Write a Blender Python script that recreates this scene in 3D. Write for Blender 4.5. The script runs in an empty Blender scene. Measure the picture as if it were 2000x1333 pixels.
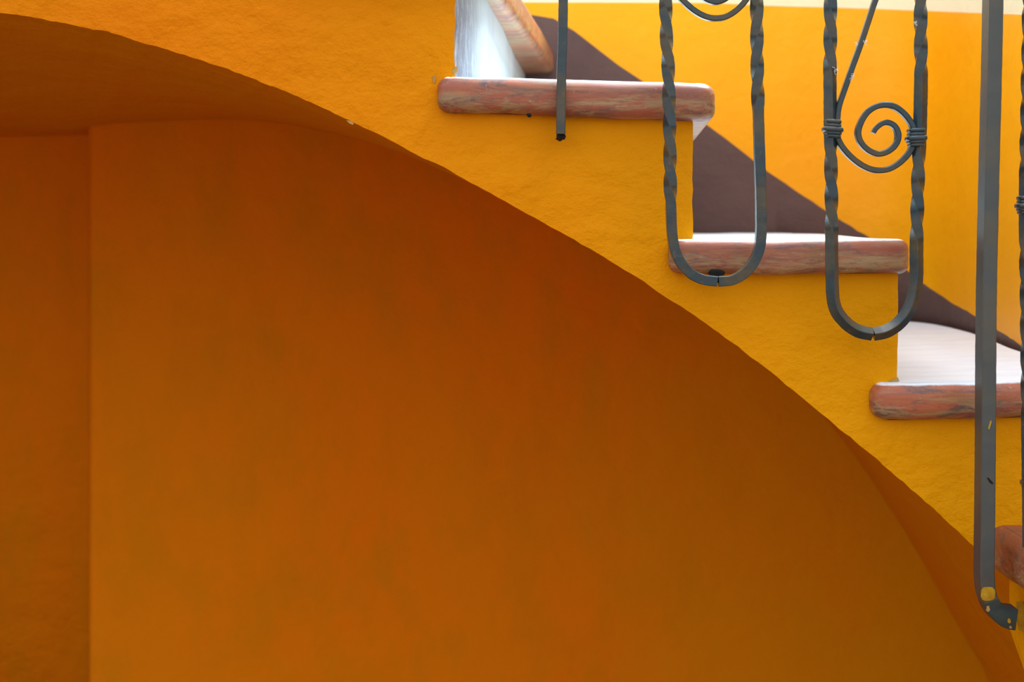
import bpy, bmesh, math, random
from mathutils import Vector
random.seed(7)
S = bpy.context.scene
C = S.collection

# ------------------------------------------------------------------ camera, world, light, exposure
F = 2720.0            # focal length in pixels of a 2000 px wide frame
HY = 437.0            # eye level row
EYE = 1.50            # eye height above the floor
YF = 1.60             # distance of the plastered side of the stair
YB = 2.62             # distance of the wall behind

cam_d = bpy.data.cameras.new('camera'); cam = bpy.data.objects.new('camera', cam_d); C.objects.link(cam)
cam.location = (0, 0, EYE); cam.rotation_euler = (math.pi/2, 0, 0)
cam_d.sensor_width = 36; cam_d.lens = F/2000*36
cam_d.shift_y = -(666.5-HY)/2000
cam_d.dof.use_dof = True; cam_d.dof.focus_distance = 1.56; cam_d.dof.aperture_fstop = 6.3
cam_d.clip_start = 0.05
S.camera = cam

S.view_settings.view_transform = 'Standard'; S.view_settings.look = 'None'
S.view_settings.gamma = 1; S.view_settings.exposure = 0.12; S.view_settings.use_curve_mapping = False

w = bpy.data.worlds.new('sky'); S.world = w; w.use_nodes = True
nt = w.node_tree; nt.nodes.clear()
out = nt.nodes.new('ShaderNodeOutputWorld'); bg = nt.nodes.new('ShaderNodeBackground')
tc = nt.nodes.new('ShaderNodeTexCoord'); sp = nt.nodes.new('ShaderNodeSeparateXYZ')
ramp = nt.nodes.new('ShaderNodeValToRGB'); mp = nt.nodes.new('ShaderNodeMapRange')
nt.links.new(tc.outputs['Generated'], sp.inputs[0]); nt.links.new(sp.outputs['Z'], mp.inputs[0])
mp.inputs[1].default_value = -0.1; mp.inputs[2].default_value = 1.0
nt.links.new(mp.outputs[0], ramp.inputs[0])
e = ramp.color_ramp.elements
e[0].position = 0.0; e[0].color = (0.10, 0.09, 0.08, 1)
e[1].position = 1.0; e[1].color = (0.95, 1.15, 1.45, 1)
e.new(0.09).color = (0.62, 0.64, 0.62, 1); e.new(0.35).color = (0.95, 1.0, 1.05, 1)
nt.links.new(ramp.outputs[0], bg.inputs[0]); bg.inputs[1].default_value = 1.25
nt.links.new(bg.outputs[0], out.inputs[0])

def sun(name, direction, energy, angle, color):
    d = bpy.data.lights.new(name, 'SUN'); o = bpy.data.objects.new(name, d); C.objects.link(o)
    d.energy = energy; d.angle = math.radians(angle); d.color = color
    o.location = (0, 0, 5); o.rotation_euler = Vector(direction).to_track_quat('-Z', 'Y').to_euler()
sun('sunlight', (-0.42, -0.45, -1.0), 8.5, 16, (0.78, 0.95, 1.0))

# added fill lamp over the stairwell, brightens the upper wall and tread tops
d = bpy.data.lights.new('stairwell_fill', 'AREA'); o = bpy.data.objects.new('stairwell_fill', d); C.objects.link(o)
d.shape = 'RECTANGLE'; d.size = 1.6; d.size_y = 0.7; d.energy = 15.5; d.color = (0.90, 0.96, 1.0)
o.location = (0.20, 1.58, EYE+1.55); o.rotation_euler = Vector((0.36, 0.42, -1)).to_track_quat('-Z', 'Y').to_euler()

# ------------------------------------------------------------------ helpers
def P(px, py, Y=YF):
    return Vector(((px-1000)/F*Y, Y, EYE+(HY-py)/F*Y))
def X(px, Y=YF): return (px-1000)/F*Y
def Z(py, Y=YF): return EYE+(HY-py)/F*Y

def catmull(pts, n=8):
    pts = [Vector(p) for p in pts]; r = []
    q = [pts[0]*2-pts[1]] + pts + [pts[-1]*2-pts[-2]]
    for i in range(1, len(q)-2):
        a, b, c, d = q[i-1], q[i], q[i+1], q[i+2]
        for k in range(n):
            t = k/n
            r.append(0.5*((2*b)+(c-a)*t+(2*a-5*b+4*c-d)*t*t+(3*b-a-3*c+d)*t**3))
    r.append(pts[-1]); return r

def resample(pts, step):
    L = [0]
    for a, b in zip(pts, pts[1:]): L.append(L[-1]+(b-a).length)
    n = max(2, int(L[-1]/step)); r = []; j = 0
    for i in range(n+1):
        s = L[-1]*i/n
        while j < len(L)-2 and L[j+1] < s: j += 1
        t = (s-L[j])/max(1e-9, L[j+1]-L[j]); r.append(pts[j].lerp(pts[j+1], min(1, max(0, t))))
    return r

def link(name, bm, mats, parent=None, smooth=False, autosmooth=None):
    bmesh.ops.recalc_face_normals(bm, faces=bm.faces)
    me = bpy.data.meshes.new(name); bm.to_mesh(me); bm.free()
    if not isinstance(mats, (list, tuple)): mats = [mats]
    for m in mats: me.materials.append(m)
    if smooth:
        for p in me.polygons: p.use_smooth = True
    if autosmooth:
        for p in me.polygons: p.use_smooth = True
        me.set_sharp_from_angle(angle=math.radians(autosmooth))
    o = bpy.data.objects.new(name, me); C.objects.link(o)
    if parent:
        o.parent = parent; o.matrix_parent_inverse = parent.matrix_basis.inverted()
    return o

def thing(name, label, cat, loc):
    o = bpy.data.objects.new(name, None); C.objects.link(o); o.location = loc
    o.empty_display_size = 0.1
    o['label'] = label; o['category'] = cat
    bpy.context.view_layer.update(); return o

def tag(o, label=None, cat=None, kind=None, group=None):
    if label: o['label'] = label
    if cat: o['category'] = cat
    if kind: o['kind'] = kind
    if group: o['group'] = group
    return o

def section(hx, hy, ch):
    # square bar with chamfered corners, counter-clockwise
    return [(hx-ch, -hy), (hx, -hy+ch), (hx, hy-ch), (hx-ch, hy), (-hx+ch, hy), (-hx, hy-ch), (-hx, -hy+ch), (-hx+ch, -hy)]

def circle_sec(r, n=10): return [(r*math.cos(2*math.pi*i/n), r*math.sin(2*math.pi*i/n)) for i in range(n)]

def sweep(bm, pts, sec, twist=None, scale=None, wob=0.0):
    """sweep a closed section along a path that lies roughly in an XZ plane"""
    rings = []; n = len(pts)
    for i, p in enumerate(pts):
        t = (pts[min(n-1, i+1)]-pts[max(0, i-1)]).normalized()
        y = Vector((0, 1, 0)); a = t.cross(y).normalized(); b = a.cross(t).normalized()
        th = twist(p, i/(n-1)) if twist else 0.0; s = scale(i/(n-1)) if scale else 1.0
        su, sv = s if isinstance(s, tuple) else (s, s)
        c, sn = math.cos(th), math.sin(th)
        k = 1+random.uniform(-wob, wob)
        rings.append([bm.verts.new(p + a*((u*c-v*sn)*k*su) + b*((u*sn+v*c)*k*sv)) for u, v in sec])
    m = len(sec)
    for r0, r1 in zip(rings, rings[1:]):
        for j in range(m): bm.faces.new((r0[j], r0[(j+1) % m], r1[(j+1) % m], r1[j]))
    bm.faces.new(rings[0]); bm.faces.new(rings[-1][::-1])

# ------------------------------------------------------------------ materials
class MT:
    def __init__(s, name, rough=0.6, spec=0.5):
        s.m = bpy.data.materials.new(name); s.m.use_nodes = True; s.t = s.m.node_tree
        s.b = s.t.nodes['Principled BSDF']; s.b.inputs['Roughness'].default_value = rough
        s.b.inputs['Specular IOR Level'].default_value = spec
        s.geo = s.t.nodes.new('ShaderNodeNewGeometry')
    def pos(s, scale=(1, 1, 1)):
        n = s.t.nodes.new('ShaderNodeVectorMath'); n.operation = 'MULTIPLY'
        s.t.links.new(s.geo.outputs['Position'], n.inputs[0]); n.inputs[1].default_value = scale; return n.outputs[0]
    def noise(s, scale, detail=4, rough=0.55, stretch=(1, 1, 1), dist=0.0):
        n = s.t.nodes.new('ShaderNodeTexNoise'); n.inputs['Scale'].default_value = scale
        n.inputs['Detail'].default_value = detail; n.inputs['Roughness'].default_value = rough
        n.inputs['Distortion'].default_value = dist
        s.t.links.new(s.pos(stretch), n.inputs['Vector']); return n.outputs['Fac']
    def ramp(s, fac, stops):
        r = s.t.nodes.new('ShaderNodeMapRange'); r.inputs[1].default_value = stops[0]; r.inputs[2].default_value = stops[1]
        s.t.links.new(fac, r.inputs[0]); return r.outputs[0]
    def mix(s, fac, a, b):
        n = s.t.nodes.new('ShaderNodeMix'); n.data_type = 'RGBA'
        if isinstance(fac, float): n.inputs[0].default_value = fac
        else: s.t.links.new(fac, n.inputs[0])
        for k, v in ((6, a), (7, b)):
            if isinstance(v, tuple): n.inputs[k].default_value = (*v, 1)
            else: s.t.links.new(v, n.inputs[k])
        return n.outputs[2]
    def math(s, op, a, b):
        n = s.t.nodes.new('ShaderNodeMath'); n.operation = op
        for k, v in ((0, a), (1, b)):
            if isinstance(v, (int, float)): n.inputs[k].default_value = v
            else: s.t.links.new(v, n.inputs[k])
        return n.outputs[0]
    def axis(s, i):
        n = s.t.nodes.new('ShaderNodeSeparateXYZ'); s.t.links.new(s.geo.outputs['Position'], n.inputs[0]); return n.outputs[i]
    def nrm(s, i):
        n = s.t.nodes.new('ShaderNodeSeparateXYZ'); s.t.links.new(s.geo.outputs['Normal'], n.inputs[0]); return n.outputs[i]
    def color(s, c): s.t.links.new(c, s.b.inputs['Base Color']); return s
    def rough(s, r): s.t.links.new(r, s.b.inputs['Roughness']); return s
    def bump(s, h, strength, dist=0.004):
        n = s.t.nodes.new('ShaderNodeBump'); n.inputs['Strength'].default_value = strength; n.inputs['Distance'].default_value = dist
        s.t.links.new(h, n.inputs['Height'])
        if s.b.inputs['Normal'].is_linked: s.t.links.new(s.b.inputs['Normal'].links[0].from_socket, n.inputs['Normal'])
        s.t.links.new(n.outputs[0], s.b.inputs['Normal']); return s

def plaster(name, c1, c2, c3, patch=1.6, streak=(1, 1, 1), rough=0.62, blot=0.35, bump=0.3, light_tint=None, spec=0.08):
    m = MT(name, rough, spec)
    base = m.mix(m.ramp(m.noise(patch, 3, 0.5, streak, 0.4), (0.36, 0.64)), c1, c2)
    base = m.mix(m.math('MULTIPLY', m.ramp(m.noise(patch*6, 6, 0.62, streak), (0.45, 0.75)), blot), base, c3)
    if light_tint:      # yellower light towards the right put into the base colour, ragged transition
        a_, b_, cc = light_tint
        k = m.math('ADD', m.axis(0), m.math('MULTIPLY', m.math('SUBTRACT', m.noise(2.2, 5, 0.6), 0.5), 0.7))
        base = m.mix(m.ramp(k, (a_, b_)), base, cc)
    # fine specks of dirt
    base = m.mix(m.math('MULTIPLY', m.ramp(m.noise(110, 3, 0.7), (0.70, 0.80)), 0.45), base, tuple(v*0.45 for v in c1))
    m.color(base)
    m.bump(m.noise(5, 4, 0.55), min(1, bump*2), 0.03).bump(m.noise(16, 6, 0.65, (1, 1, 1.3)), min(1, bump*2), 0.010).bump(m.noise(70, 6, 0.7), min(1, bump*1.5), 0.003)
    return m.m

M = {}
M['stringer'] = plaster('ochre plaster', (0.76, 0.220, 0.0), (0.80, 0.185, 0.0), (0.84, 0.27, 0.0), 1.1, light_tint=(-0.45, 0.25, (0.78, 0.31, 0.0)))
M['under'] = plaster('burnt orange limewash', (0.74, 0.205, 0.0), (0.80, 0.180, 0.0), (0.60, 0.195, 0.0), 1.6, (1, 1, 0.55), 0.75, 0.8, 0.18, light_tint=(0.1, 0.7, (0.66, 0.255, 0.0)))
M['soffit'] = plaster('orange limewash on vault', (0.68, 0.230, 0.0), (0.70, 0.205, 0.0), (0.62, 0.235, 0.0), 1.8, (1, 0.6, 1), 0.7, 0.4, 0.25)
M['wall'] = plaster('yellow wall paint', (0.86, 0.35, 0.0), (0.88, 0.32, 0.0), (0.87, 0.37, 0.0), 1.2, (1, 1, 1), 0.45, 0.4, 0.12, spec=0.25)
M['brown'] = plaster('brown dado paint', (0.105, 0.060, 0.055), (0.125, 0.072, 0.062), (0.14, 0.08, 0.06), 3, (1, 1, 1), 0.45, 0.4, 0.15)
M['cream'] = plaster('cream wall paint', (0.80, 0.66, 0.42), (0.82, 0.68, 0.45), (0.78, 0.64, 0.4), 3, (1, 1, 1), 0.5, 0.2, 0.1)

def tread_mat(painted=False):
    m = MT('worn oxide paint on stair tread', 0.38, 0.5)
    st = (0.55, 1.0, 1.8)
    tcn = m.t.nodes.new('ShaderNodeTexCoord'); sx = m.t.nodes.new('ShaderNodeSeparateXYZ'); m.t.links.new(tcn.outputs['Generated'], sx.inputs[0])
    low = m.ramp(m.math('ADD', sx.outputs['Z'], m.math('MULTIPLY', m.math('SUBTRACT', m.noise(28, 6, 0.7, (0.6, 1, 1.5)), 0.5), 1.1)), (0.92, 0.36))
    red = m.mix(m.ramp(m.noise(9, 5, 0.6, st), (0.38, 0.62)), (0.42, 0.105, 0.040), (0.27, 0.075, 0.045))
    red = m.mix(m.ramp(m.noise(34, 9, 0.78, (0.45, 1, 1.8), 0.8), (0.49, 0.60)), red, (0.14, 0.075, 0.065))
    # scuffs down to pale and yellow paint, more of them low on the edge
    scuff = m.math('MULTIPLY', m.ramp(m.noise(46, 10, 0.82, (0.32, 1, 2.2), 0.6), (0.46, 0.56)), low)
    red = m.mix(m.math('MULTIPLY', scuff, 0.85), red, (0.38, 0.25, 0.11))
    red = m.mix(m.math('MULTIPLY', m.ramp(m.noise(160, 4, 0.7), (0.64, 0.72)), 0.6), red, (0.50, 0.36, 0.24))
    # bright glare on the tread tops, put into the colour of upward faces
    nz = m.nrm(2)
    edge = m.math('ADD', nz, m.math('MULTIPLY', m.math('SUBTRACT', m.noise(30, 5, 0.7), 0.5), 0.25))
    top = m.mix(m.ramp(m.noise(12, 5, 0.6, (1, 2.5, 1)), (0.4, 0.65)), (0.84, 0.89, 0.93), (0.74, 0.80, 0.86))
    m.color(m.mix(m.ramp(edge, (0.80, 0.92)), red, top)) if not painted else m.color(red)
    m.bump(m.noise(40, 8, 0.7, (0.3, 1, 3)), 0.35, 0.002)
    return m.m
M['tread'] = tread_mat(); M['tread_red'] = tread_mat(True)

def riser_mat():
    m = MT('whitewashed riser', 0.55, 0.4)
    c = m.mix(m.ramp(m.noise(6, 3, 0.5, (2, 2, 0.4)), (0.4, 0.62)), (0.46, 0.55, 0.60), (0.38, 0.46, 0.53))
    y = m.ramp(m.axis(1), (1.60, 1.74))          # grime strip close to the open side
    g = m.math('MULTIPLY', m.math('SUBTRACT', 1.0, y), m.ramp(m.noise(70, 8, 0.8, (1, 2.2, 0.35)), (0.34, 0.52)))
    m.color(m.mix(g, c, (0.13, 0.13, 0.18)))
    m.bump(m.noise(80, 6, 0.7, (1, 1, 0.4)), 0.4, 0.002); return m.m
M['riser'] = riser_mat()

def iron_mat(name='painted wrought iron', c1=(0.016, 0.036, 0.046), c2=(0.068, 0.052, 0.026), rough=0.27):
    m = MT(name, rough, 0.6)
    c = m.mix(m.ramp(m.noise(22, 4, 0.6), (0.42, 0.62)), c1, c2)
    c = m.mix(m.math('MULTIPLY', m.ramp(m.noise(55, 6, 0.7), (0.62, 0.70)), 0.5), c, (0.15, 0.075, 0.03))
    m.color(c); m.bump(m.noise(90, 5, 0.6), 0.25, 0.001); return m.m
M['iron'] = iron_mat()
M['newel'] = iron_mat('painted iron of the newel', (0.058, 0.066, 0.062), (0.080, 0.074, 0.055), 0.42)
M['teal'] = iron_mat('teal paint', (0.018, 0.040, 0.048), (0.022, 0.048, 0.045), 0.4)
def plain(name, c, rough=0.6, n=None):
    m = MT(name, rough, 0.3); m.color(m.mix(m.ramp(m.noise(90, 5, 0.6), (0.35, 0.65)), c, n or tuple(v*0.75 for v in c))); m.bump(m.noise(120, 4), 0.2, 0.001); return m.m
M['yellow'] = plain('yellow paint drip', (0.55, 0.33, 0.01), 0.6, (0.40, 0.20, 0.008))
M['pale'] = plain('bare chip', (0.50, 0.30, 0.10))
M['dark'] = plain('dark hole', (0.012, 0.010, 0.008), 0.9)
M['web'] = plain('dust fibre', (0.85, 0.85, 0.85), 0.8)
M['tile'] = plain('terracotta floor', (0.20, 0.11, 0.06), 0.6, (0.16, 0.085, 0.05))

# ------------------------------------------------------------------ setting: floor
bm = bmesh.new()
vs = [bm.verts.new(v) for v in ((-9, -12, 0), (9, -12, 0), (9, 3.2, 0), (-9, 3.2, 0))]
f = bm.faces.new(vs); r = bmesh.ops.extrude_face_region(bm, geom=[f])
for v in r['geom']:
    if isinstance(v, bmesh.types.BMVert): v.co.z -= 0.1
tag(link('floor', bm, M['tile']), kind='structure')

# ------------------------------------------------------------------ setting: the wall behind, flat and then curving in at the right
JOG = X(168, YB)
plan = [(-3.6, YB+0.38), (JOG-0.11, YB+0.25), (JOG-0.04, YB+0.235), (JOG-0.018, YB+0.17), (JOG-0.008, YB+0.04), (JOG+0.004, YB+0.012), (JOG+0.012, YB+0.003), (JOG+0.024, YB), (JOG+0.03, YB)]
x = JOG+0.08
while x < 0.50: plan.append((x, YB)); x += 0.04
arc = catmull([Vector((0.50, YB, 0)), Vector((0.62, 2.605, 0)), Vector((0.705, 2.565, 0)), Vector((0.755, 2.46, 0)), Vector((0.758, 2.28, 0)),
               Vector((0.738, 2.10, 0)), Vector((0.722, 1.96, 0)), Vector((0.722, 1.84, 0)), Vector((0.75, 1.70, 0)), Vector((0.85, 1.58, 0)), Vector((1.0, 1.50, 0))], 8)
plan += [(p.x, p.y) for p in arc] + [(3.6, 1.50)]
def interp(tab, v):
    if v <= tab[0][0]: return tab[0][1]
    for (a, b), (c, d) in zip(tab, tab[1:]):
        if v <= c: return b+(d-b)*(v-a)/(c-a)
    return tab[-1][1]
brown_top = [(-4000, 26), (1020, 29), (1060, 31), (1090, 38), (1130, 66), (1190, 115), (1255, 160), (1385, 246), (1500, 336), (1610, 410), (1700, 466),
             (1800, 552), (1860, 592), (1905, 618), (1925, 632), (1950, 647), (1975, 662), (2000, 680), (2050, 720), (2200, 830), (2700, 1000)]
cream_low = [(-4000, -15), (1400, 6), (1490, 11), (1700, 17), (2000, 29), (2300, 40), (2700, 45)]
brown_low = [(-4000, 170), (820, 170), (1000, 260), (1300, 500), (1450, 590), (1752, 700), (1900, 760), (2000, 800), (2700, 1100)]
bm = bmesh.new(); cols = []
for (x, y) in plan:
    px = 1000+x*F/y
    zb = Z(interp(brown_top, px)+random.uniform(-1.2, 1.2), y); zc_ = Z(interp(cream_low, px), y)
    zlow = Z(interp(brown_low, px), y)
    zc_ = max(zc_, zb+0.02)
    cols.append([bm.verts.new((x, y, z)) for z in (0.0, max(0.05, zlow), max(0.08, zb), zc_, EYE+0.95)])
flat = [[bm.verts.new((x, YB, 0.0)), bm.verts.new((x, YB, EYE-0.20))] for x in [0.50+0.1*i for i in range(12)]]
fi = next(i for i, c in enumerate(cols) if c[0].co.x > 0.49)
for a, b in zip(flat, flat[1:]):
    f = bm.faces.new((a[0], b[0], b[1], a[1])); f.material_index = 0
a, b = cols[fi-1], flat[0]
f = bm.faces.new((a[0], b[0], b[1], a[1])); f.material_index = 0; flat_x = a[0].co.x
for ci, (a, b) in enumerate(zip(cols, cols[1:])):
    for k in range(4):
        if k == 0 and ci >= fi-1: continue
        f = bm.faces.new((a[k], b[k], b[k+1], a[k+1])); f.material_index = k
        f.smooth = a[0].co.x > 0.45 or a[0].co.x < JOG+0.01
bmesh.ops.delete(bm, geom=[v for v in bm.verts if not v.link_faces], context='VERTS')
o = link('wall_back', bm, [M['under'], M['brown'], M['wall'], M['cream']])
# outward side of the wall gets thickness
sol = o.modifiers.new('thickness', 'SOLIDIFY'); sol.thickness = 0.12; sol.offset = -1
me = o.data
if me.polygons[3].normal.y > 0: sol.offset = 1
# ensure normals look to the room
nrm_y = sum(p.normal.y for p in me.polygons if abs(p.normal.y) > 0.5)
sol.offset = -1 if nrm_y < 0 else 1
tag(o, kind='structure')

# ------------------------------------------------------------------ the staircase
stair = thing('staircase', 'ochre plastered staircase with arched underside and worn red-brown treads descending to the right', 'staircase', (0.2, 2.0, 0))
KX = 215/F            # the steps run back at a slight slant
def back_x(x, Y): return x+KX*(Y-YF)

front_curve = [(-4300, 470), (-3200, 330), (-2000, 200), (-1000, 90), (-500, 45), (-200, 28), (0, 25), (110, 42), (220, 66), (350, 105), (490, 152), (590, 192), (690, 240), (840, 314), (1000, 401),
               (1180, 503), (1330, 600), (1480, 708), (1640, 838), (1740, 922), (1830, 1000), (1900, 1066), (1960, 1122), (2040, 1200), (2150, 1320), (2260, 1460), (2400, 1680), (2560, 2000)]
back_curve = [(-3000, 470), (-2200, 380), (-1200, 300), (-600, 272), (-300, 254), (-100, 252), (0, 251), (60, 250), (150, 250), (240, 242), (350, 236), (450, 234), (560, 243), (700, 272), (850, 318),
              (1000, 376), (1150, 450), (1300, 545), (1450, 655), (1530, 730), (1600, 805), (1660, 880), (1718, 965), (1790, 1080), (1850, 1190), (1893, 1265), (1925, 1333), (2010, 1620)]
fc = catmull([P(a, b, YF) for a, b in front_curve], 12)
bc = catmull([P(a, b, YB+0.02) for a, b in back_curve], 12)
while len(bc) < len(fc): bc.append(bc[-1].copy())
n = min(len(fc), len(bc)); fc, bc = fc[:n], bc[:n]
jr = random.Random(3)
jit = 0
for i, p in enumerate(fc):
    p.z = max(p.z, 0.0)
    jit = jit*0.6+jr.uniform(-1, 1)*0.0008
    if 0 < i < n-1: p.z += jit; p.x += jr.uniform(-1, 1)*0.0004
for p in bc: p.z = max(p.z, 0.0)

# top outline of the plastered side, from the lower right to the upper left
r1, r2, r3 = 1353, 1753, 2135
steps_px = [   # (riser px, tread top px, below tread)
    (-420, -560), (-80, -390), (250, -270), (560, -150), (888, -43), (r1, 200), (r2, 500), (r3, 790)]
top = []
xs = [X(a) for a, b in steps_px]; zs = [Z(b) for a, b in steps_px]
# zs[i]: level of the plaster left of riser i
prof = [(X(-4300), Z(-560))]
for i in range(len(xs)):
    prof.append((xs[i], zs[i]))
    if i+1 < len(xs): prof.append((xs[i], zs[i+1]))
prof.append((xs[-1], Z(1075))); prof.append((X(2560), Z(1075)))
# front face
bm = bmesh.new()
fine = []
for (a, b), (c, d) in zip(prof, prof[1:]):
    L = math.hypot(c-a, d-b); k = max(1, int(L/0.012))
    for i in range(k):
        t = i/k; x, z = a+(c-a)*t, b+(d-b)*t
        if i > 0 and abs(c-a) < 1e-6: x += jr.uniform(-1, 1)*0.0009
        fine.append((x, z))
fine.append(prof[-1])
fv = [bm.verts.new((x, YF, z)) for x, z in fine]
cv = [bm.verts.new(p) for p in fc]
ring = fv + cv[::-1]
bm.faces.new(ring)
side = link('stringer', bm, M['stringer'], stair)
# risers and step tops of the core, as one plastered body behind the face
bm = bmesh.new()
bulge = [(1.60, 0.0), (1.66, 0.018), (1.743, 0.034), (2.0, 0.053), (2.36, 0.073), (YB+0.02, 0.092)]
prev = None
for Yr, off in bulge:
    row = [bm.verts.new((x+off if abs(x-X(888)) < 0.003 else back_x(x, Yr), Yr, z)) for x, z in fine]
    if prev:
        for i in range(len(row)-1): bm.faces.new((prev[i], prev[i+1], row[i+1], row[i]))
    prev = row
link('riser', bm, M['riser'], stair)
# underside
bm = bmesh.new(); K = 14; rows = []
for k in range(K+1):
    t = k/K
    row = []
    for p, q in zip(fc, bc):
        v = p.lerp(q, t); v.z += -0.03*math.sin(math.pi*t)*0.0
        row.append(bm.verts.new(v))
    rows.append(row)
rows.append([bm.verts.new((q.x, q.y+(0.4 if q.x < JOG+0.05 else 0.01), q.z)) for q in bc])
for r0, r1_ in zip(rows, rows[1:]):
    for i in range(n-1):
        try: bm.faces.new((r0[i], r0[i+1], r1_[i+1], r1_[i]))
        except ValueError: pass
o = link('vaulted_soffit', bm, M['soffit'], stair, smooth=True)

def tread(pl, top_l, top_r, th_l, th_r, bev, curve=True, parent=stair, mat='tread'):
    """slab: plan polygon pl (x, y), top height sheared from left to right, bullnosed edges"""
    bm = bmesh.new()
    x0 = min(p[0] for p in pl); x1 = max(p[0] for p in pl)
    # round the corners given with radius
    pts = []
    m = len(pl)
    for i in range(m):
        p = Vector(pl[i][:2]); rad = pl[i][2] if len(pl[i]) > 2 else 0
        if rad:
            q0 = Vector(pl[i-1][:2]); q1 = Vector(pl[(i+1) % m][:2])
            d0 = (q0-p).normalized()*rad; d1 = (q1-p).normalized()*rad
            for k in range(7):
                t = k/6; pts.append((p+d0)*(1-t)**2+p*2*t*(1-t)+(p+d1)*t*t)
        else: pts.append(p)
    # split long edges so that the edge can waver
    out = []
    for i in range(len(pts)):
        a, b = pts[i], pts[(i+1) % len(pts)]; k = max(1, int((b-a).length/0.03))
        for j in range(k): out.append(a.lerp(b, j/k))
    vs = [bm.verts.new((p.x, p.y, 0)) for p in out]
    f = bm.faces.new(vs); r = bmesh.ops.extrude_face_region(bm, geom=[f])
    up = [v for v in r['geom'] if isinstance(v, bmesh.types.BMVert)]
    for v in up: v.co.z = 1
    rim = []
    for v in bm.verts:
        t = (v.co.x-x0)/(x1-x0); zt = top_l+(top_r-top_l)*t; th = th_l+(th_r-th_l)*t
        wv = 0.0011*math.sin(v.co.x*31+v.co.y*5)+0.0007*math.sin(v.co.x*77+1)
        v.co.z = (zt+wv*0.6) if v.co.z > 0.5 else zt-th+wv
    bm.edges.ensure_lookup_table()
    es = [e for e in bm.edges if len(e.link_faces) == 2 and any(abs(fc_.normal.z) > 0.7 for fc_ in e.link_faces) and not all(abs(fc_.normal.z) > 0.7 for fc_ in e.link_faces)]
    bm.normal_update()
    es = [e for e in bm.edges if len(e.link_faces) == 2 and sum(len(f_.verts) > 8 for f_ in e.link_faces) == 1]
    bmesh.ops.bevel(bm, geom=es, offset=bev, segments=6, profile=0.5, affect='EDGES', clamp_overlap=True)
    return link('tread', bm, M[mat], parent, autosmooth=50)

YT = 1.578
yb = YB-0.01
def tread_plan(pl_, pr_, rl=0.02, rr=0.022, yback=yb):
    xl, xr = X(pl_, YT), X(pr_, YT)
    return [(xl, YT, rl), (xr, YT, rr), (back_x(xr, yback), yback), (back_x(xl, yback), yback)]
def zt(py): return Z(py, YT)
px2m = YT/F
# the step above the frame: only its rounded nose shows from below
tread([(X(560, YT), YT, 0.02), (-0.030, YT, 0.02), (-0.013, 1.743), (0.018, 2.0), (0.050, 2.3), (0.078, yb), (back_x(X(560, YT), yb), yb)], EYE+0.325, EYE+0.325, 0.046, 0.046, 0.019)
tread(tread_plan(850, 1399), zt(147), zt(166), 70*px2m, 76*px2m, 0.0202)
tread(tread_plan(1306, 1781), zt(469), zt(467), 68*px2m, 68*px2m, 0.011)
# third tread follows the curved wall
xl = X(1704, YT)
wallpts = [(p.x-0.006, p.y-0.004) for p in arc if 1.80 < p.y < 2.60 and p.x < 0.77]
pl3 = [(xl, YT, 0.022), (0.735, YT), (0.735, 1.74)] + [(x, y) for x, y in wallpts[::-1]][2:] + [(back_x(xl, yb), yb)]
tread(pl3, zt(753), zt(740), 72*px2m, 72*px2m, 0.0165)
# fourth tread turns towards the viewer
pl4 = [(0.548, 1.66, 0.02), (0.553, 1.26, 0.03), (1.0, 1.26), (1.0, 1.66)]
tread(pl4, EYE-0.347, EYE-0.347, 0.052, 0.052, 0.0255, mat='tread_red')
# plastered body under the fourth tread
bm = bmesh.new()
sq = [(0.575, YF+0.01), (0.583, 1.30), (1.0, 1.30), (1.0, YF+0.01)]
lo = [bm.verts.new((x, y, EYE-0.468-(0.25 if y < 1.4 else 0.0))) for x, y in sq]; hi = [bm.verts.new((x, y, EYE-0.39)) for x, y in sq]
bm.faces.new(lo); bm.faces.new(hi)
for i in range(4): bm.faces.new((lo[i], lo[(i+1) % 4], hi[(i+1) % 4], hi[i]))
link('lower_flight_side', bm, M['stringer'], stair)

# holes and chips in the plaster and the treads
def blob(name, c, rx, ry, rz, mat, parent, seed=0):
    rr = random.Random(seed); bm = bmesh.new()
    bmesh.ops.create_icosphere(bm, subdivisions=2, radius=1)
    for v in bm.verts:
        k = 1+rr.uniform(-0.22, 0.22); v.co = Vector((v.co.x*rx*k, v.co.y*ry*k, v.co.z*rz*k))+Vector(c)
    return link(name, bm, mat, parent)
blob('chipped_hole', P(1398, 534, YT), 0.0095, 0.0014, 0.0042, M['dark'], stair, 1)
blob('chipped_hole', P(1033, 225, YT), 0.0030, 0.0016, 0.0022, M['dark'], stair, 2)
def wall_patch(name, pts, mat, parent, Y=YF):
    bm = bmesh.new(); vs = [bm.verts.new(P(a, b, Y-0.0012)) for a, b in pts]; f = bm.faces.new(vs)
    r = bmesh.ops.extrude_face_region(bm, geom=[f])
    for v in r['geom']:
        if isinstance(v, bmesh.types.BMVert): v.co.y += 0.0020
    return link(name, bm, mat, parent)
for pts in ([(845, 150), (849, 147), (851, 154), (849, 163), (846, 160)],
            [(882, 139), (889, 131), (893, 128), (895, 137), (892, 142), (886, 144)],
            [(1730, 750), (1738, 744), (1746, 741), (1754, 738), (1757, 745), (1750, 748), (1742, 749), (1734, 754)],
            [(676, 235), (684, 236), (691, 241), (689, 244), (682, 241)]):
    wall_patch('plaster_chip', pts, M['pale'], stair)

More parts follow.
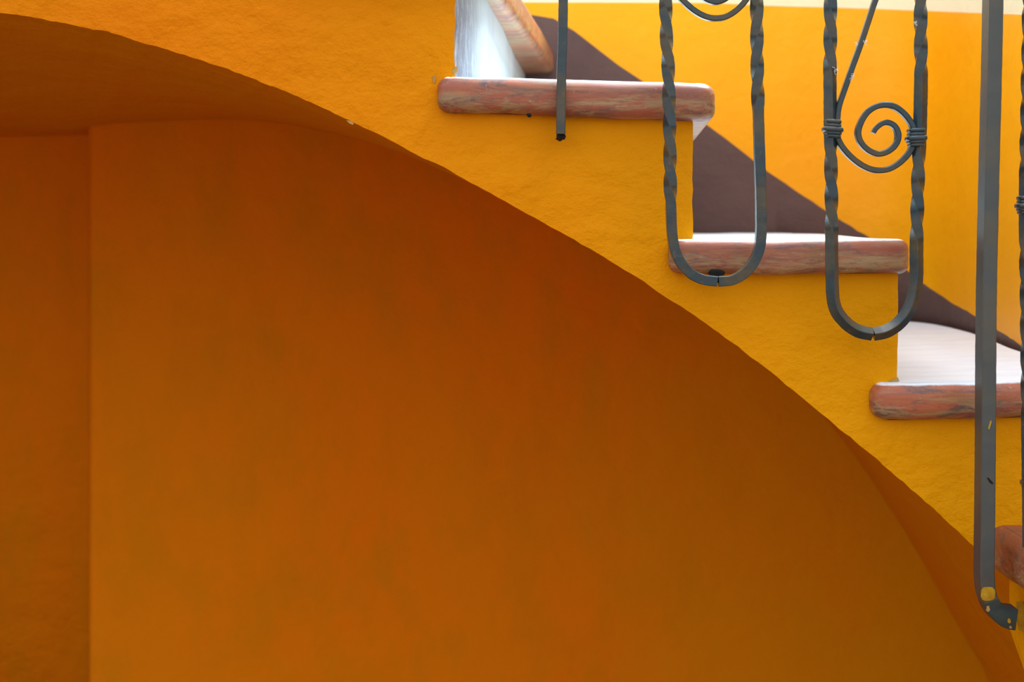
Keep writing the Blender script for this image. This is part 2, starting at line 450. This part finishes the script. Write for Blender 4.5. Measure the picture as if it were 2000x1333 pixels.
# ------------------------------------------------------------------ the railing
rail = thing('railing', 'dark wrought iron stair railing of twisted bars and spiral scrolls before the ochre steps', 'railing', (0.3, 1.55, EYE-0.4))
YR = 1.545
def path(pts, Y=YR, step=0.004, n=8): return resample(catmull([P(a, b, Y) for a, b in pts], n), step)
QT = math.pi/2/(58/F*YR)     # twist per metre
def twister(segs):
    """segs: list of (z_top_px, z_bottom_px, sign); twist only inside the segments"""
    def fn(p, t):
        py = HY-(p.z-EYE)*F/YR; th = 0.0
        for a, b, s in segs:
            d = min(max(py, a), b)-a; full = b-a
            k = d/F*YR*QT*s
            th += k
        return th
    return fn
def quarter(a, b):    # make a segment length a whole number of quarter turns
    q = max(1, round((b-a)/58)); return a, a+q*58
H = 0.0056
SEC = section(H, H, 0.0006)

def bar(pts, name='baluster', segs=(), Y=YR, sec=SEC, mat=None, scale=None, parent=None, wob=0.02, step=0.004):
    bm = bmesh.new(); sweep(bm, path(pts, Y, step), sec, twister(segs) if segs else None, scale, wob)
    return link(name, bm, mat or M['iron'], parent or rail, autosmooth=35)

# plain bar that ends in the plaster
b0 = bar([(1106, -720), (1100, 0), (1097, 130), (1095, 262)], Y=1.572, sec=section(0.0052, 0.0060, 0.001))
blob('rust_stub', P(1095, 268, 1.582), 0.0055, 0.012, 0.0045, M['dark'], b0, 5)
# first U
bar([(1290, -720), (1300, 0), (1305, 130), (1308, 260), (1310, 400), (1314, 470), (1326, 508), (1348, 534), (1372, 546), (1400, 550)],
    'twisted_baluster', [(-700, -120, 1), (*quarter(-10, 400), 1)])
bar([(1403, 550), (1430, 547), (1455, 532), (1475, 506), (1485, 470), (1486, 400), (1482, 260), (1479, 130), (1478, 0), (1474, -720)],
    'twisted_baluster', [(-700, -120, 1), (*quarter(-20, 205), 1)])
# second U
bar([(1623, -720), (1622, 0), (1621, 130), (1622, 260), (1624, 400), (1625, 540), (1630, 598), (1650, 629), (1676, 647), (1703, 653)],
    'twisted_baluster', [(-700, -29, 1), (*quarter(-29, 145), 1), (*quarter(283, 460), 1)])
bar([(1706, 653), (1730, 648), (1756, 631), (1778, 600), (1789, 550), (1790, 480), (1793, 350), (1797, 240), (1799, 130), (1798, 0), (1797, -720)],
    'twisted_baluster', [(-700, -29, 1), (*quarter(-29, 148), 1), (*quarter(300, 480), -1)])
# pins that fix the U bars to the steps
for i, (a, b) in enumerate([(1401, 547), (1704, 650)]):
    bm = bmesh.new(); p = P(a, b, YR)
    bmesh.ops.create_cone(bm, cap_ends=True, segments=10, radius1=0.0035, radius2=0.0035, depth=0.062)
    for v in bm.verts: v.co = Vector((v.co.x, v.co.z, v.co.y))+p+Vector((0, 0.031, 0))
    link('mounting_pin', bm, M['dark'], rail)
# spirals and scrolls
HS = 0.0034
SS = section(HS*0.95, HS*1.3, 0.0011)
spiral = [(1705, 260), (1709.5, 252), (1717.5, 244.5), (1725, 240.5), (1733, 239.3), (1744.5, 244.8), (1751, 254), (1753.6, 265), (1751.5, 277), (1743, 289), (1730, 297.5), (1716, 300.9), (1700, 296.5),
          (1686.4, 286), (1677.7, 272.5), (1675.4, 257), (1681, 238.5), (1692, 221), (1708, 209.5), (1727, 205), (1745, 208), (1762, 219.5), (1776, 236), (1783, 250), (1786, 262)]
arcp = [(1633, 258), (1636, 272), (1645.5, 289), (1661, 306.5), (1680, 321.5), (1699, 330.5), (1717, 333), (1736, 330), (1755, 319), (1771, 303.5), (1779.5, 290), (1783, 276)]
diag = [(1634, 255), (1635, 232), (1638, 208), (1648, 178), (1664, 132), (1679, 91), (1694, 46), (1708, 4), (1735, -70), (1765, -150), (1788, -215)]
def tap(t): return 0.78+0.22*min(1, t*6)
def collar(px, py, w, Y=YR, tilt=0.0):
    bm = bmesh.new(); c = P(px, py, Y)
    for dz, hw, hh in ((13, w*0.82, 4.5), (5.5, w*0.80, 4), (-2.5, w, 5.5), (-9.5, w*0.84, 3.8), (-15.5, w*0.76, 3.6)):
        hx = hw/2/F*Y; hz = hh/F*Y; hy = 0.0095+(hw/w-0.8)*0.008
        secp = []
        N = 24
        for i in range(N):
            a_ = 2*math.pi*i/N; ca, sa = math.cos(a_), math.sin(a_)
            secp.append((hx*abs(ca)**0.55*(1 if ca > 0 else -1), hy*abs(sa)**0.55*(1 if sa > 0 else -1)))
        R = 7; rg = []
        for k in range(R):
            t = -math.pi/2+math.pi*k/(R-1); q = 1-0.20*(1-math.cos(t))
            z = math.sin(t)*hz
            rg.append([bm.verts.new((c.x+x*q, c.y+y*q, c.z+dz/F*Y+z+x*tilt)) for x, y in secp])
        for r0, r1_ in zip(rg, rg[1:]):
            for j in range(N): bm.faces.new((r0[j], r0[(j+1) % N], r1_[(j+1) % N], r1_[j]))
        bm.faces.new(rg[0]); bm.faces.new(rg[-1])
    return link('collar', bm, M['iron'], rail, autosmooth=50)
for dx, dy in ((0, 0), (-319, -297)):
    sh = lambda L: [(a+dx, b+dy) for a, b in L]
    bar(sh(spiral), 'scroll', sec=SS, scale=tap, wob=0.015, step=0.0022)
    bar(sh(arcp), 'scroll', sec=SS, wob=0.015, step=0.0022)
    bar(sh(diag), 'diagonal_bar', sec=section(0.0030, 0.0042, 0.001), wob=0.015, Y=YR)
    collar(1626+dx, 251+dy, 40, tilt=-0.06); collar(1789+dx, 268+dy, 41, tilt=0.03)
# newel, a flat bar bent into the side of the lower step
YN = 1.525
def nscale(t): return 1.0
NS = section(0.0078, 0.0125, 0.0012)
nb = path([(1949, -720), (1939, 0), (1931, 350), (1926, 600), (1924, 900), (1922, 1090), (1922, 1125), (1925, 1155), (1935, 1181), (1951, 1198), (1965, 1204), (1978, 1206)], YN, 0.006)
bm = bmesh.new()
sweep(bm, nb, NS, None, lambda t: (1.0+0.48*max(0, min(1, (t-0.965)/0.03)), 1.0), 0.012)
newel = link('newel_post', bm, [M['newel'], M['teal']], rail, autosmooth=40)
for p in newel.data.polygons:
    if p.center.z < Z(1172, YN): p.material_index = 1
yfront = YN-0.0125
def flat_patch(name, pts, Y, mat, parent, th=0.0007):
    bm = bmesh.new(); vs = [bm.verts.new(P(a, b, Y)) for a, b in pts]; f = bm.faces.new(vs)
    r = bmesh.ops.extrude_face_region(bm, geom=[f])
    for v in r['geom']:
        if isinstance(v, bmesh.types.BMVert): v.co.y += th+0.0006
    return link(name, bm, mat, parent)
def ragged(cx, cy, rx, ry, n=18, j=0.15, seed=0, pw=1.0):
    rr = random.Random(seed); o_ = []
    for i in range(n):
        a_ = 2*math.pi*i/n; ca, sa = math.cos(a_), math.sin(a_); k = 1+rr.uniform(-j, j)
        o_.append((cx+rx*k*abs(ca)**pw*(1 if ca > 0 else -1), cy+ry*k*abs(sa)**pw*(1 if sa > 0 else -1)))
    return o_
flat_patch('paint_patch', ragged(1930, 1161, 14, 13, 22, 0.05, 4, 0.6), yfront-0.0006, M['yellow'], newel)
flat_patch('paint_drip', [(1930, 838), (1932, 830), (1935, 822), (1937, 823), (1935, 831), (1932, 840)], yfront-0.0006, M['yellow'], newel)
flat_patch('scratch', [(1928, 934), (1931, 934), (1940, 944), (1939, 947), (1933, 943)], yfront-0.0006, M['dark'], newel)
flat_patch('paint_chip', ragged(1930, 1190, 3.5, 5, 12, 0.3, 5), yfront-0.0006, M['pale'], newel)
flat_patch('paint_chip', ragged(1971, 1214, 2.8, 5, 12, 0.3, 6), yfront-0.0006, M['yellow'], newel)
flat_patch('paint_chip', ragged(1974, 1226, 3, 3, 12, 0.3, 7), yfront-0.0006, M['pale'], newel)
# paint smear on the plaster where the newel enters it
blob('paint_smear', (0.5725, 1.56, Z(1205, 1.56)), 0.004, 0.02, 0.018, M['yellow'], stair, 9)
# baluster on the lower flight, cut by the picture edge
YL = 1.50
b5 = bar([(2012, -720), (2010, 0), (2008, 150), (2004, 400), (2006, 600), (2008, 800), (2010, 940), (2011, 1070)], 'twisted_baluster', [(-700, -40, 1), (0, 348, 1), (464, 812, 1)], Y=YL)
collar(2004, 400, 40, YL); collar(2012, 942, 34, YL)
# handrail above the picture that ties the bars together
bm = bmesh.new()
hp = resample([P(1000, -800, 1.55), P(2030, -640, 1.53)], 0.03)
hp = [P(1020, -760, 1.56), P(1106, -722, 1.572), P(1290, -716, YR), P(1474, -716, YR), P(1800, -716, YR), P(1949, -716, YN), P(2060, -716, YL)]
sweep(bm, hp, section(0.012, 0.02, 0.003)); link('handrail', bm, M['iron'], rail, autosmooth=40)

# dust fibres caught on the bars
def fluff(px, py, s, seed):
    rr = random.Random(seed); bm = bmesh.new(); c = P(px, py, YR-0.007)
    for k in range(9):
        d = Vector((rr.uniform(-1, 1), rr.uniform(-0.5, 0.5), rr.uniform(-1, 1))).normalized()*s*rr.uniform(0.4, 1)/F*YR
        q = Vector((rr.uniform(-1, 1), rr.uniform(-0.4, 0.4), rr.uniform(-1, 1)))*s*0.35/F*YR
        m_ = c+q+d*0.5+Vector((0.3*d.z, 0, -0.3*d.x))
        sweep(bm, resample(catmull([c+q, m_, c+q+d], 4), 0.0006), circle_sec(0.00022, 4))
    return bm
for i, (a, b, s, lab) in enumerate([(1634, 139, 9, 'tuft of white dust on the twisted bar left of the diagonal bar'),
                                    (1666, 150, 9, 'tuft of white dust on the right of the diagonal bar, the lower one'),
                                    (1690, 80, 7, 'wisp of white dust high on the right of the diagonal bar'),
                                    (1673, 88, 5, 'wisp of white dust high on the left side of the diagonal bar'),
                                    (1788, 44, 6, 'tuft of white dust near the top of the right twisted bar')]):
    tag(link('dust_tuft', fluff(a, b, s, 40+i), M['web']), lab, 'dust', group='dust tufts on the railing')
